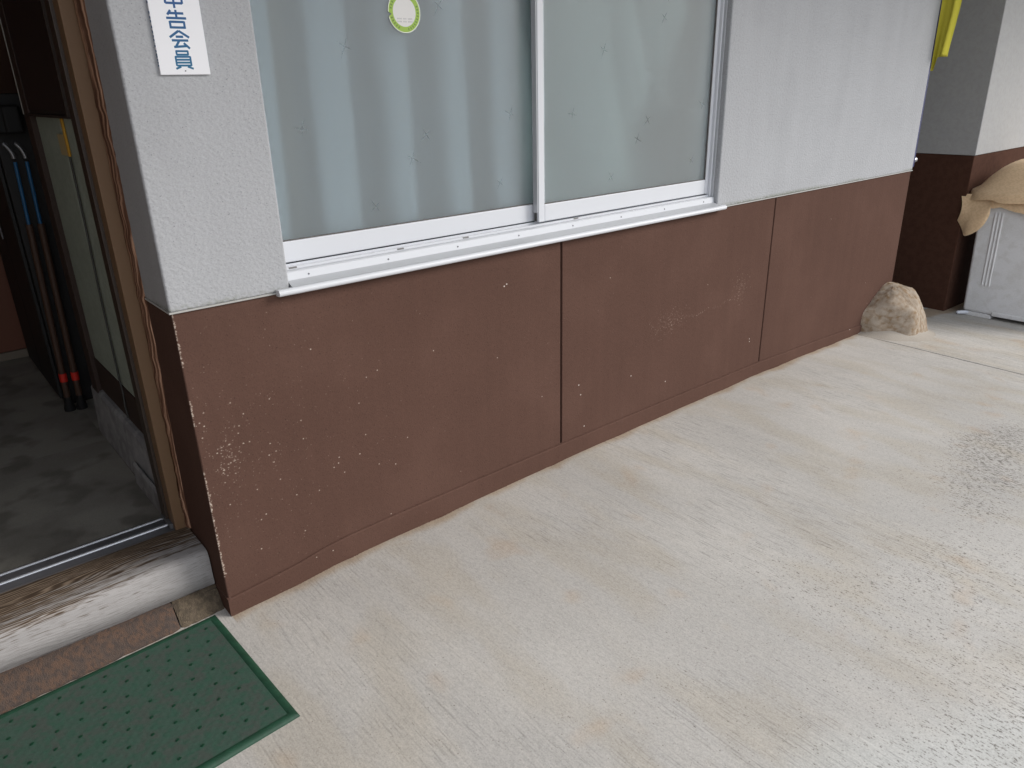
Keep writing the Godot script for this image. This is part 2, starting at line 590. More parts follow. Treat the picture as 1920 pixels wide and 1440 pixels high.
func house() -> void:
	house_node = thing("house", "grey stucco house wall with brown lower half and a wide sliding window", "house")
	var H := house_node
	put("stucco_wall", box(Vector3(-0.004, 0.845, -0.185), Vector3(0.284, 2.05, 0.004), 0.006, 2), stucco, H)
	put("stucco_wall", box(Vector3(2.043, 0.845, -0.130), Vector3(3.751, 2.05, 0.004), 0.006, 2), stucco, H)
	put("lintel", box(Vector3(-2.2, 2.052, -0.20), Vector3(3.751, 2.56, 0.004), 0.006, 2), stucco, H)
	put("stucco_wall", box(Vector3(-2.2, 0.0, -0.20), Vector3(-1.72, 2.05, 0.004), 0.006, 2), stucco, H)
	put("plaster_edge", box(Vector3(-0.0055, 0.8418, -0.183), Vector3(0.280, 0.8460, 0.0058), 0.001), mat(srgb(170, 169, 166), 0.85), H)
	put("plaster_edge", box(Vector3(2.047, 0.8418, -0.05), Vector3(3.7525, 0.8460, 0.0058), 0.001), mat(srgb(170, 169, 166), 0.85), H)
	put("added_shade_wall", box(Vector3(-1.90, -0.1, 0.006), Vector3(-1.73, 2.56, 2.4), 0.004), mat(srgb(92, 70, 58), 0.8), H)  # unseen wall, added to keep light off the door reveals
	# brown panels with open grooves between
	put("lower_panel", box(Vector3(0.0, -0.05, -0.235), Vector3(1.2115, 0.843, 0.0), 0.004, 2), brown, H)
	put("lower_panel", box(Vector3(1.2185, -0.05, -0.10), Vector3(2.4635, 0.843, 0.0), 0.003, 1), brown, H)
	put("lower_panel", box(Vector3(2.4705, -0.1, -0.10), Vector3(3.747, 0.843, 0.0), 0.004, 2), brown, H)
	put("groove_backing", box(Vector3(1.10, -0.05, -0.20), Vector3(2.60, 0.84, -0.009), 0.001), dark_brown, H)
	put("wall_core", box(Vector3(1.2, -0.1, -0.24), Vector3(3.745, 0.84, -0.101), 0.001), dark_brown, H)
	# base strip with a hand-trowelled top line
	var tops := [[0.0, 0.062], [0.05, 0.066], [0.12, 0.072], [0.20, 0.080], [0.28, 0.094], [0.36, 0.101], [0.5, 0.104], [0.8, 0.107], [1.21, 0.108], [1.8, 0.107], [2.46, 0.103], [3.0, 0.085], [3.4, 0.068], [3.747, 0.05]]
	var rows := [[], [], [], []]
	var uvs := [[], [], [], []]
	for p in tops:
		var prof := [Vector3(p[0], -0.13, 0.0085), Vector3(p[0], p[1] - 0.004, 0.0075), Vector3(p[0], p[1], 0.0055), Vector3(p[0], p[1] + 0.001, -0.004)]
		for k in 4:
			var q: Vector3 = prof[k]
			if p[0] == 0.0:
				q.x = -0.003
			rows[k].append(q)
			uvs[k].append(Vector2(q.x, -q.y))
	put("base_strip", sheet(rows, uvs, false), brown, H)
	# the strip turns the corner into the doorway
	var r2 := [[], [], []]
	var u2 := [[], [], []]
	for z in [0.0084, -0.03, -0.06, -0.088]:
		var pr := [Vector3(-0.003, -0.1, z), Vector3(-0.003, 0.06, z), Vector3(0.002, 0.062, z)]
		for k in 3:
			r2[k].append(pr[k])
			u2[k].append(Vector2(pr[k].z, -pr[k].y))
	put("base_strip", sheet(r2, u2, false), brown, H)
	# roof slab with the eave that shades the wall
	var roof_m := mat(srgb(120, 116, 112), 0.8)
	put("roof", box(Vector3(-2.4, 2.575, -3.0), Vector3(7.2, 2.70, 1.28), 0.01), roof_m, H)
	put("roof_fascia", box(Vector3(-2.4, 2.50, 1.285), Vector3(7.2, 2.72, 1.31), 0.004), mat(srgb(96, 72, 62), 0.6), H)
	# outer side and rear of the house so that daylight enters only by openings
	put("rear_wall", box(Vector3(-2.2, -0.1, -2.95), Vector3(3.75, 2.57, -2.80), 0.002), stucco, H)
	put("end_wall", box(Vector3(3.66, -0.1, -2.795), Vector3(3.749, 2.57, -0.132), 0.002), mat(srgb(120, 118, 116), 0.9), H)
	put("end_wall", box(Vector3(-2.2, -0.1, -2.795), Vector3(-2.1, 2.57, -0.205), 0.002), stucco, H)
	# partition between the entrance and the room behind the window
	put("partition", box(Vector3(0.42, 0.0, -2.795), Vector3(0.50, 2.57, -0.24), 0.002), mat(srgb(150, 146, 136), 0.9), H)

func glass_texture() -> ImageTexture:
	# frosted sheet with scattered clear cut stars
	var w := 1024
	var h := 768
	var out := PackedByteArray()
	out.resize(w * h)
	out.fill(86)
	for gy in 7:
		for gx in 9:
			var cx := (gx + 0.5 + rng.randf_range(-0.33, 0.33) + 0.5 * (gy % 2)) * w / 9.0
			var cy := (gy + 0.5 + rng.randf_range(-0.3, 0.3)) * h / 7.0
			var turn := rng.randf_range(0.2, 1.1)
			var bright := rng.randf() < 0.72
			for arm in 4:
				var a := turn + arm * PI / 2 + rng.randf_range(-0.10, 0.10)
				var length := rng.randf_range(16.0, 36.0)
				for s in int(length * 2.0):
					var t := s / 2.0
					var wd := 2.2 * (1.0 - t / length) + 0.3
					var p := Vector2(cx, cy) + Vector2(cos(a), sin(a)) * t
					for dy in range(-2, 3):
						for dx in range(-2, 3):
							var d := Vector2(dx, dy).length()
							if d > wd:
								continue
							var qx := posmod(int(p.x) + dx, w)
							var qy := posmod(int(p.y) + dy, h)
							out[qy * w + qx] = 132 if bright else 60
	return texture(w, h, out, Image.FORMAT_L8)

func window() -> void:
	var W := group_node("window", house_node)
	var x0 := 0.286
	var x1 := 2.041
	var top := 2.048
	var dark := mat(srgb(66, 64, 62), 0.7)
	# sill: rounded nosing, sloping apron, upright strip with screws
	var nose := []
	for k in 11:
		var a := lerpf(-PI * 0.5, PI * 0.62, k / 10.0)
		nose.append(Vector2(0.021 + 0.0085 * cos(a), 0.8465 + 0.0085 * sin(a)))
	nose.append(Vector2(0.0055, 0.853))
	nose.append(Vector2(0.0055, 0.838))
	put("sill_nosing", extrude_x(nose, 0.246, 2.072, false), white_alu, W)
	put("sill_apron", extrude_x([Vector2(0.0165, 0.8545), Vector2(-0.010, 0.8655), Vector2(-0.010, 0.846), Vector2(0.005, 0.846)], x0, x1), grey_alu, W)
	put("sill_strip", extrude_x([Vector2(-0.0102, 0.8636), Vector2(-0.0135, 0.8850), Vector2(-0.026, 0.8870), Vector2(-0.026, 0.850), Vector2(-0.0105, 0.850)], x0, x1), white_alu, W)
	# tracks
	put("sill_track", extrude_x([Vector2(-0.0265, 0.8875), Vector2(-0.0285, 0.8885), Vector2(-0.0290, 0.8865), Vector2(-0.0315, 0.8865), Vector2(-0.0320, 0.8925), Vector2(-0.0365, 0.8935), Vector2(-0.0365, 0.889), Vector2(-0.060, 0.8905), Vector2(-0.060, 0.8955), Vector2(-0.064, 0.8955), Vector2(-0.064, 0.884), Vector2(-0.105, 0.886), Vector2(-0.105, 0.850), Vector2(-0.0265, 0.850)], x0, x1), white_alu, W)
	var sx := 0.345
	while sx < 2.0:
		var st := begin()
		add_tube(st, [Vector3(sx, 0.8737, -0.0125), Vector3(sx, 0.8740, -0.0105)], [0.0026, 0.0022], 10)
		put("screw", st.commit(), mat(srgb(112, 112, 116), 0.4, 0.6), W)
		sx += 0.233
	for px in [0.303, 0.62, 0.845, 1.30]:
		put("drain_slot", box(Vector3(px, 0.8885, -0.0345), Vector3(px + 0.022, 0.8932, -0.0316), 0.0005), mat(srgb(120, 118, 118), 0.6), W)
	# outer frame
	put("frame_jamb", box(Vector3(x0 - 0.004, 0.887, -0.105), Vector3(x0 + 0.014, top, -0.036), 0.002), white_alu, W)
	put("frame_jamb", box(Vector3(x1 - 0.012, 0.887, -0.105), Vector3(x1 + 0.004, top, -0.0255), 0.002), white_alu, W)
	put("frame_jamb", box(Vector3(x1 - 0.0045, 0.8865, -0.0252), Vector3(x1 + 0.0015, top, -0.016), 0.001), grey_alu, W)
	put("frame_head", box(Vector3(x0 - 0.004, 2.03, -0.105), Vector3(x1 + 0.004, 2.052, -0.03), 0.002), white_alu, W)
	# two sashes
	var glass := StandardMaterial3D.new()
	var frost := glass_texture()
	glass.albedo_color = Color(0.93, 0.965, 0.975, 0.10)
	glass.refraction_enabled = true
	glass.refraction_scale = 0.05
	glass.roughness = 1.0
	glass.roughness_texture = frost
	glass.roughness_texture_channel = BaseMaterial3D.TEXTURE_CHANNEL_RED
	glass.metallic_specular = 0.5
	glass.uv1_scale = Vector3(1.0 / 0.9, 1.0 / 0.675, 1)
	var gasket := mat(srgb(96, 92, 90), 0.7)
	for s in 2:
		var a := x0 + 0.010 if s == 0 else 1.150
		var b := 1.205 if s == 0 else 2.030
		var z := -0.066 if s == 0 else -0.037
		var y0 := 0.897
		var lw := 0.010 if s == 0 else 0.026
		var rw := 0.03 if s == 0 else 0.016
		var name_ := "sash" 
		put("sash_rail", box(Vector3(a + lw + 0.0004, y0, z - 0.022), Vector3(b - rw - 0.0004, 0.951, z), 0.0035, 2), white_alu, W)
		put("sash_rail", box(Vector3(a + lw + 0.0004, 2.0, z - 0.022), Vector3(b - rw - 0.0004, 2.035, z), 0.0035, 2), white_alu, W)
		put("sash_stile", box(Vector3(a, y0, z - 0.0225), Vector3(a + lw, 2.035, z + 0.0008), 0.0025, 2), white_alu, W)
		put("sash_stile", box(Vector3(b - rw, y0, z - 0.0225), Vector3(b, 2.035, z + 0.0008), 0.0025, 2), white_alu, W)
		put("gasket", box(Vector3(a + lw, 0.9512, z - 0.013), Vector3(b - rw, 0.9535, z - 0.002), 0.0005), gasket, W)
		put("gasket", box(Vector3(b - rw - 0.0022, 0.9538, z - 0.013), Vector3(b - rw - 0.0002, 2.0, z - 0.0022), 0.0005), gasket, W)
		put("pane", box(Vector3(a + lw - 0.003, 0.947, z - 0.0115), Vector3(b - rw + 0.003, 2.004, z - 0.0075), 0.0006), glass, W)
		if s == 1:
			put("sash_lock_block", box(Vector3(a - 0.0025, 0.900, z - 0.018), Vector3(a - 0.0003, 0.926, z - 0.008), 0.0006), dark, W)
	# side of the meeting stile
	put("meeting_stile_web", box(Vector3(1.146, 0.9275, -0.0588), Vector3(1.1495, 2.03, -0.0385), 0.0006), grey_alu, W)

	# room behind
	var R := structure("room_interior")
	var dim := mat(srgb(120, 116, 106), 0.9)
	put("floor", box(Vector3(0.502, 0.35, -2.79), Vector3(3.655, 0.40, -0.25), 0.001), mat(srgb(140, 124, 90), 0.8), R)
	put("ceiling", box(Vector3(0.502, 2.30, -2.79), Vector3(3.655, 2.34, -0.25), 0.001), dim, R)
	put("wall", box(Vector3(0.502, 0.405, -2.79), Vector3(3.655, 2.295, -2.74), 0.001), dim, R)
	# curtain hanging close behind the glass
	var cm := mat(srgb(146, 158, 167), 0.95)
	cm.backlight_enabled = true
	cm.backlight = srgb(50, 52, 50)
	relief(cm, cloth_weave, 0.05)
	cm.uv1_scale = Vector3(30, 30, 1)
	var cm2 := cm.duplicate()
	cm2.albedo_color = srgb(138, 153, 150)
	for s in 2:
		var rows := []
		var uvs := []
		var nx := 150
		var xa := 0.292 if s == 0 else 1.16
		var xb := 1.20 if s == 0 else 2.03
		for i in nx + 1:
			var t := float(i) / nx
			var row := []
			var uv := []
			for j in 31:
				var y := lerpf(0.80, 2.03, j / 30.0)
				var x := lerpf(xa, xb, t)
				var z := -0.168
				if s == 0:
					var ph := t * TAU * 4.6 + 0.9 + 0.35 * sin(y * 2.3 + t * 5.0)
					z += 0.072 * sin(ph) + 0.012 * sin(ph * 2.0 + 1.3)
					x -= 0.026 * sin(ph * 2.0) * (0.7 + 0.3 * sin(t * 9.0)) + 0.006 * sin(t * 61.0 + y)
				else:
					# gathered and pushed aside: ridges that lean and spread towards the bottom
					var lean := x - 0.30 * (1.45 - y) * smoothstep(1.5, 1.9, x)
					z += 0.060 * sin(lean * 13.0 + 1.5 + 1.2 * sin(y * 4.0)) + 0.034 * sin(lean * 24.0 + y * 8.0)
					x -= 0.038 * sin(lean * 26.0 + 3.0 + 1.6 * sin(y * 5.0))
					var ridge := (x - (1.61 + (1.45 - y) * 0.38)) / 0.075
					z += 0.125 * exp(-ridge * ridge) * smoothstep(0.90, 1.1, y)
					var dent := Vector2((x - 1.86) / 0.13, (y - 1.12) / 0.12).length()
					z -= 0.20 * exp(-dent * dent)
					z -= 0.16 * smoothstep(1.90, 2.03, x)
				z = minf(z - 0.012 * s, -0.088 + 0.022 * s)
				row.append(Vector3(x, y, z))
				uv.append(Vector2(x, -y))
			rows.append(row)
			uvs.append(uv)
		var c := put("curtain", sheet(rows, uvs), cm if s == 0 else cm2)
		tag(c, "pale curtain in regular upright folds behind the left frosted pane" if s == 0 else "pale curtain bunched into slanting folds behind the right frosted pane", "curtain", "curtains behind the frosted window")

# ------------------------------------------------------------------ the second wall
func neighbour() -> void:
	var N := thing("side_wall", "grey and brown return wall standing behind the storage bin", "wall")
	var far_stucco := mat(srgb(168, 168, 168), 0.92, 0.0, 0.3)
	far_stucco.albedo_texture = mottle(512, 512, srgb(250, 250, 250), srgb(246, 246, 247), srgb(240, 239, 237), 0.02, 0.05, 88, 0.05)
	relief(far_stucco, grain, 0.06)
	far_stucco.uv1_scale = Vector3(1.2, 1.2, 1)
	var far_brown := mat(srgb(78, 55, 46), 0.9, 0.0, 0.15)
	far_brown.albedo_texture = mottle(512, 512, srgb(255, 250, 246), srgb(236, 232, 230), srgb(245, 240, 238), 0.03, 0.2, 89, 0.12)
	relief(far_brown, grain, 0.05)
	far_brown.uv1_scale = Vector3(1.2, 1.2, 1)
	put("stucco_wall", box(Vector3(4.60, 0.857, -2.9), Vector3(7.0, 2.56, -0.002), 0.005, 2), far_stucco, N)
	put("lower_wall", box(Vector3(4.606, -0.30, -2.9), Vector3(7.0, 0.8565, -0.008), 0.005, 2), far_brown, N)
	put("alley_wall", box(Vector3(3.752, -0.30, -2.2), Vector3(4.598, 2.56, -2.1), 0.003), far_brown, N)
	# dark blue door edge and its knob, just showing past the corner of the main wall
	var D := thing("door_leaf", "dark blue upright door edge showing past the far corner of the grey wall", "door", Vector3(3.752, 0, 0))
	put("leaf", box(Vector3(0.001, 0.86, -0.045), Vector3(0.018, 2.0, 0.0015), 0.003), mat(srgb(40, 42, 92), 0.5), D)
	var st := begin()
	add_tube(st, [Vector3(0.0175, 0.895, -0.012), Vector3(0.026, 0.895, -0.010), Vector3(0.030, 0.895, -0.010), Vector3(0.040, 0.895, -0.010), Vector3(0.046, 0.895, -0.010)], [0.006, 0.007, 0.014, 0.014, 0.008], 16)
	put("knob", st.commit(), mat(srgb(190, 190, 196), 0.3, 0.7), D)

# ------------------------------------------------------------------ entrance hall
func entrance() -> void:
	var E := structure("entrance_hall")
	var floor_m := mat(Color.WHITE, 0.75, 0.0, 0.5)
	floor_m.albedo_texture = mottle(512, 512, srgb(150, 147, 140), srgb(136, 133, 127), srgb(104, 101, 96), 0.006, 0.012, 140, 0.08)
	relief(floor_m, grain, 0.03)
	floor_m.uv1_scale = Vector3(0.8, 0.8, 1)
	put("floor", box(Vector3(-2.09, -0.05, -2.79), Vector3(0.41, 0.080, -0.30), 0.001), floor_m, E)
	var curb_m := mat(Color.WHITE, 0.85)
	curb_m.albedo_texture = mottle(256, 256, srgb(160, 160, 163), srgb(140, 140, 143), srgb(176, 176, 176), 0.01, 0.03, 150, 0.08)
	relief(curb_m, grain, 0.04)
	curb_m.uv1_scale = Vector3(2.2, 2.2, 1)
	put("curb", extrude_z([Vector2(0.000, 0.0), Vector2(0.010, 0.262), Vector2(0.018, 0.275), Vector2(0.045, 0.282), Vector2(0.06, 0.282), Vector2(0.06, 0.0)], -1.36, -0.26), curb_m, E)
	put("curb", extrude_z([Vector2(-0.012, 0.0), Vector2(-0.008, 0.150), Vector2(-0.002, 0.160), Vector2(-0.0005, 0.160), Vector2(-0.0005, 0.0)], -0.80, -0.335), curb_m, E)
	var trim := mat(srgb(58, 42, 35), 0.7)
	put("skirting", box(Vector3(0.026, 0.283, -1.25), Vector3(0.07, 0.405, -0.255), 0.003), trim, E)
	var green := mat(Color.WHITE, 0.8)
	green.albedo_texture = mottle(256, 256, srgb(166, 176, 164), srgb(160, 170, 158), srgb(150, 160, 149), 0.02, 0.1, 160, 0.05)
	green.uv1_scale = Vector3(1.5, 1.5, 1)
	put("wall_panel", box(Vector3(0.030, 0.4055, -0.892), Vector3(0.07, 2.3, -0.255), 0.002), green, E)
	put("wall_panel", box(Vector3(0.030, 0.4055, -1.25), Vector3(0.07, 2.3, -0.896), 0.002), green, E)
	put("post", box(Vector3(0.012, 0.08, -1.34), Vector3(0.10, 2.3, -1.251), 0.003), trim, E)
	put("wall", box(Vector3(0.36, 0.08, -2.79), Vector3(0.41, 2.3, -1.3), 0.002), mat(srgb(92, 84, 74), 0.9), E)
	put("wall", box(Vector3(0.101, 0.08, -1.33), Vector3(0.41, 2.3, -1.26), 0.002), mat(srgb(92, 84, 74), 0.9), E)
	put("wall", box(Vector3(-2.09, 0.08, -2.79), Vector3(-2.04, 2.3, -0.21), 0.002), mat(srgb(120, 114, 100), 0.9), E)
	put("back_door", box(Vector3(-1.6, 0.125, -2.64), Vector3(-0.03, 2.2, -2.60), 0.003), mat(srgb(112, 66, 46), 0.6), E)
	put("wall", box(Vector3(-2.03, 0.08, -2.79), Vector3(0.355, 2.3, -2.66), 0.002), mat(srgb(92, 66, 54), 0.85), E)
	put("baseboard", box(Vector3(-2.03, 0.081, -2.655), Vector3(-0.03, 0.122, -2.598), 0.003), mat(srgb(126, 116, 104), 0.8), E)
	put("ceiling", box(Vector3(-2.09, 2.302, -2.79), Vector3(0.41, 2.35, -0.21), 0.002), mat(srgb(120, 112, 98), 0.9), E)

func extrude_z(profile: Array, z0: float, z1: float) -> ArrayMesh:
	var st := begin()
	st.set_smooth_group(-1)
	var run := 0.0
	for i in profile.size():
		var a: Vector2 = profile[i]
		var b: Vector2 = profile[(i + 1) % profile.size()]
		var n := run + a.distance_to(b)
		var q := [Vector3(a.x, a.y, z0), Vector3(a.x, a.y, z1), Vector3(b.x, b.y, z1), Vector3(b.x, b.y, z0)]
		var uv := [Vector2(z0, -run), Vector2(z1, -run), Vector2(z1, -n), Vector2(z0, -n)]
		run = n
		for k in [0, 2, 1, 0, 3, 2]:
			st.set_uv(uv[k])
			st.add_vertex(q[k])
	var poly := PackedVector2Array()
	for p in profile:
		poly.append(p)
	var tri := Geometry2D.triangulate_polygon(poly)
	for z in [z0, z1]:
		for t in tri:
			st.set_uv(poly[t])
			st.add_vertex(Vector3(poly[t].x, poly[t].y, z))
	st.generate_normals()
	return st.commit()

func wood_texture(seed_: int, painted: bool) -> Array:
	var w := 1024
	var h := 384
	var warp := noise_bytes(20, 48, 0.05, seed_, 3, FastNoiseLite.TYPE_SIMPLEX_SMOOTH, w, h)
	var fib := noise_bytes(48, h, 0.45, seed_ + 1, 2, FastNoiseLite.TYPE_SIMPLEX_SMOOTH, w, h)
	var patch := noise_bytes(24, 192, 0.07, seed_ + 2, 4, FastNoiseLite.TYPE_SIMPLEX_SMOOTH, w, h)
	var fine := noise_bytes(w, h, 0.4, seed_ + 3, 2)
	var out := PackedByteArray()
	out.resize(w * h * 3)
	var hm := PackedByteArray()
	hm.resize(w * h)
	for y in h:
		for x in w:
			var i := y * w + x
			var v := float(y) / h
			var wv := warp[i] / 255.0 - 0.5
			var ring := 0.5 + 0.5 * sin((v * 34.0 + wv * 4.5) * TAU)
			var f := fib[i] / 255.0
			var g := clampf(ring * 0.45 + f * 0.65 - 0.05, 0.0, 1.0)
			var c := (srgb(70, 57, 46) if painted else srgb(104, 78, 64)).lerp(srgb(150, 133, 116) if painted else srgb(216, 184, 162), smoothstep(0.30, 0.9, g))
			if painted:
				# the worn tread is bare and brown, the face keeps its whitish paint
				var u := float(x) / w
				var bare := smoothstep(0.86, 0.66, v + 0.35 * u + (patch[i] / 255.0 - 0.5) * 0.40 + (f - 0.5) * 0.34 + (ring - 0.5) * 0.10)
				var white := srgb(160, 157, 156).lerp(srgb(120, 114, 110), smoothstep(0.5, 1.0, 1.0 - f) * 0.8)
				c = white.lerp(c, bare)
			var k := 0.93 + fine[i] / 255.0 * 0.14
			out[i * 3] = clampi(int(c.r * 255.0 * k), 0, 255)
			out[i * 3 + 1] = clampi(int(c.g * 255.0 * k), 0, 255)
			out[i * 3 + 2] = clampi(int(c.b * 255.0 * k), 0, 255)
			hm[i] = clampi(int(60.0 + g * 150.0 + (fine[i] / 255.0 - 0.5) * 30.0), 0, 255)
	return [texture(w, h, out), texture(w, h, hm, Image.FORMAT_L8)]

func doorway() -> void:
	var D := group_node("doorway", house_node)
	# weathered threshold beam: tread, worn arris, face
	var prof := [Vector2(-0.305, 0.10), Vector2(-0.300, 0.163), Vector2(-0.245, 0.1655), Vector2(-0.19, 0.1655), Vector2(-0.130, 0.1648), Vector2(-0.114, 0.1643), Vector2(-0.104, 0.1620), Vector2(-0.0965, 0.1565), Vector2(-0.0930, 0.149), Vector2(-0.0920, 0.141), Vector2(-0.090, 0.11), Vector2(-0.087, 0.064), Vector2(-0.30, 0.064)]
	var tex := wood_texture(301, true)
	var wood := mat(Color.WHITE, 0.88, 0.0, 0.3)
	wood.albedo_texture = tex[0]
	relief(wood, tex[1], 0.09)
	wood.uv1_scale = Vector3(1.0 / 0.80, 1.0 / 0.31, 1)
	wood.uv1_offset = Vector3(1.0, -0.20, 0)
	var xs := [-1.72, -1.2, -0.9, -0.7, -0.6, -0.5, -0.4, -0.3, -0.2, -0.1, -0.05, -0.02, -0.006]
	var n := FastNoiseLite.new()
	n.seed = 12
	n.frequency = 9.0
	var rows := []
	var uvs := []
	for x in xs:
		var row := []
		var uv := []
		var run := 0.0
		for k in prof.size():
			if k > 0:
				run += prof[k].distance_to(prof[k - 1])
			var j := 0.0018 * n.get_noise_2d(x * 2.0, k * 0.11)
			var sag: float = 0.004 * x / 0.5
			row.append(Vector3(x, prof[k].y + j + sag, prof[k].x + j))
			uv.append(Vector2(x, run))
		rows.append(row)
		uvs.append(uv)
	put("threshold_beam", sheet(rows, uvs), wood, D)
	put("beam_end", extrude_x(prof, -0.0062, -0.0035), wood, D)
	# rough stone footing in two pieces
	var stone_m := mat(Color.WHITE, 0.9)
	stone_m.albedo_texture = mottle(512, 512, srgb(76, 63, 56), srgb(88, 68, 56), srgb(58, 51, 49), 0.018, 0.04, 330, 0.14)
	relief(stone_m, grain, 0.15)
	stone_m.uv1_scale = Vector3(3.2, 3.2, 1)
	var stone_b := mat(Color.WHITE, 0.9)
	stone_b.albedo_texture = mottle(256, 256, srgb(92, 80, 66), srgb(76, 66, 54), srgb(104, 92, 74), 0.05, 0.12, 340, 0.22)
	relief(stone_b, grain, 0.15)
	stone_b.uv1_scale = Vector3(3.2, 3.2, 1)
	for s in 2:
		var xa := -1.72 if s == 0 else -0.118
		var xb := -0.121 if s == 0 else -0.004
		var rws := []
		var us := []
		var steps_ := 80 if s == 0 else 14
		for i in steps_ + 1:
			var x := lerpf(xa, xb, float(i) / steps_)
			var e := 0.003 * n.get_noise_1d(x * 5.0) + 0.0015 * n.get_noise_1d(x * 23.0)
			var endr := 0.004 if (i == 0 or i == steps_) else 0.0
			var pr := [Vector2(-0.28, 0.0625), Vector2(-0.10, 0.0625), Vector2(-0.078 - endr + e, 0.060), Vector2(-0.069 - endr + e, 0.050 + e), Vector2(-0.058 - endr - e, 0.03), Vector2(-0.044 - endr + e * 1.5, 0.010), Vector2(-0.034 - endr + e, -0.03)]
			var row := []
			var uv := []
			var run := 0.0
			for k in pr.size():
				if k > 0:
					run += pr[k].distance_to(pr[k - 1])
				row.append(Vector3(x, pr[k].y, pr[k].x + clampf((k - 2.0) / 3.0, 0.0, 1.0) * (0.010 - 0.040 * maxf(x, -0.9))))
				uv.append(Vector2(x, run))
			rws.append(row)
			us.append(uv)
		var sm := put("footing_stone", sheet(rws, us), stone_m if s == 0 else stone_b, D)
	put("footing_mortar", box(Vector3(-1.72, -0.03, -0.28), Vector3(-0.004, 0.058, -0.075), 0.001), mat(srgb(70, 60, 52), 0.95), D)
	# aluminium door track
	var dull := mat(srgb(104, 102, 104), 0.4, 0.6)
	var bright := mat(srgb(206, 208, 214), 0.25, 0.8)
	put("track_bed", extrude_x([Vector2(-0.3555, 0.10), Vector2(-0.3555, 0.166), Vector2(-0.338, 0.1655), Vector2(-0.288, 0.1645), Vector2(-0.262, 0.1662), Vector2(-0.262, 0.10)], -1.72, -0.028), dull, D)
	for z in [-0.336, -0.292]:
		var pr2 := []
		for k in 7:
			var a := PI * k / 6.0
			pr2.append(Vector2(z + 0.0042 * cos(a), 0.1705 + 0.0042 * sin(a)))
		pr2.append(Vector2(z - 0.0042, 0.1645))
		pr2.append(Vector2(z + 0.0042, 0.1645))
		put("track_rail", extrude_x(pr2, -1.72, -0.046 if z < -0.3 else -0.040), bright, D)
	put("track_stop", box(Vector3(-0.046, 0.165, -0.352), Vector3(-0.028, 0.182, -0.268), 0.003), mat(srgb(84, 84, 86), 0.6), D)
	# brown aluminium frame post
	var bronze := mat(srgb(120, 93, 68), 0.5, 0.1, 0.5)
	put("frame_post", box(Vector3(-0.036, 0.1665, -0.30), Vector3(0.004, 2.05, -0.25), 0.002), bronze, D)
	put("frame_post", box(Vector3(-0.044, 0.183, -0.345), Vector3(-0.030, 2.05, -0.3005), 0.002), mat(srgb(52, 40, 32), 0.5), D)
	put("frame_post", box(Vector3(-1.72, 0.1665, -0.34), Vector3(-1.69, 2.05, -0.25), 0.002), bronze, D)
	put("frame_head", box(Vector3(-1.72, 2.0, -0.36), Vector3(0.004, 2.051, -0.25), 0.002), bronze, D)
	put("jamb_backing", box(Vector3(0.0045, 0.06, -0.30), Vector3(0.0295, 2.3, -0.2365), 0.001), mat(srgb(70, 52, 40), 0.9), D)
	# splintered old wood strip between the frame and the plaster
	var tex2 := wood_texture(311, false)
	var old := mat(srgb(236, 222, 212), 0.9, 0.0, 0.3)
	old.albedo_texture = tex2[0]
	relief(old, tex2[1], 0.12)
	old.uv1_scale = Vector3(0.5, 0.9, 1)
	n.frequency = 3.0
	var rw := []
	var uw := []
	for i in 241:
		var t := i / 240.0
		var y := lerpf(0.168, 2.05, t)
		var front := lerpf(-0.236, -0.190, smoothstep(0.17, 0.9, y))
		if y > 0.85:
			front = lerpf(-0.180, -0.158, smoothstep(0.86, 1.7, y))
		var j := 0.007 * n.get_noise_1d(y * 2.2) + 0.004 * n.get_noise_1d(y * 9.0 + 40.0)
		var j2 := 0.010 * maxf(0.0, n.get_noise_1d(y * 1.5 + 90.0)) * smoothstep(0.9, 1.1, y)
		front += j
		var rise := 0.0045 + 0.003 * n.get_noise_1d(y * 6.0 + 7.0)
		var row := []
		var pr3 := [Vector2(front + 0.002, 0.001), Vector2(front, -rise), Vector2(front - 0.014 + j2, -rise - 0.004 + j2 * 0.4), Vector2(lerpf(front, -0.249, 0.55), -rise - 0.002 + j * 0.5), Vector2(lerpf(front, -0.249, 0.8) - j2, -rise - 0.0035), Vector2(-0.2495, -0.002)]
		var uv2 := []
		var run2 := 0.0
		for k in pr3.size():
			row.append(Vector3(pr3[k].y, y, pr3[k].x))
			uv2.append(Vector2(y, 0.03 * k))
		rw.append(row)
		uw.append(uv2)
	put("splintered_wood_strip", sheet(rw, uw), old, D)

# ------------------------------------------------------------------ sign and sticker
func stroke(im: Image, a: Vector2, b: Vector2, r: float, c0: Color, c1: Color) -> void:
	var lo := Vector2(minf(a.x, b.x), minf(a.y, b.y)) - Vector2(r + 1, r + 1)
	var hi := Vector2(maxf(a.x, b.x), maxf(a.y, b.y)) + Vector2(r + 1, r + 1)
	var d := (b - a)
	var l := d.length()
	d /= l
	for y in range(maxi(0, int(lo.y)), mini(im.get_height(), int(hi.y) + 1)):
		for x in range(maxi(0, int(lo.x)), mini(im.get_width(), int(hi.x) + 1)):
			var p := Vector2(x + 0.5, y + 0.5) - a
			var along := p.dot(d)
			var over := maxf(maxf(-along, along - l), absf(p.cross(d)) - r)
			var k := clampf(0.5 - over, 0.0, 1.0)
			if k > 0.0:
				var c := c0.lerp(c1, clampf(float(y) / im.get_height(), 0.0, 1.0))
				im.set_pixel(x, y, im.get_pixel(x, y).lerp(c, k))

func glyph(im: Image, at: Vector2, size: Vector2, lines: Array, r: float, c0: Color, c1: Color) -> void:
	for s in lines:
		stroke(im, at + Vector2(s[0], s[1]) * size, at + Vector2(s[2], s[3]) * size, r, c0, c1)

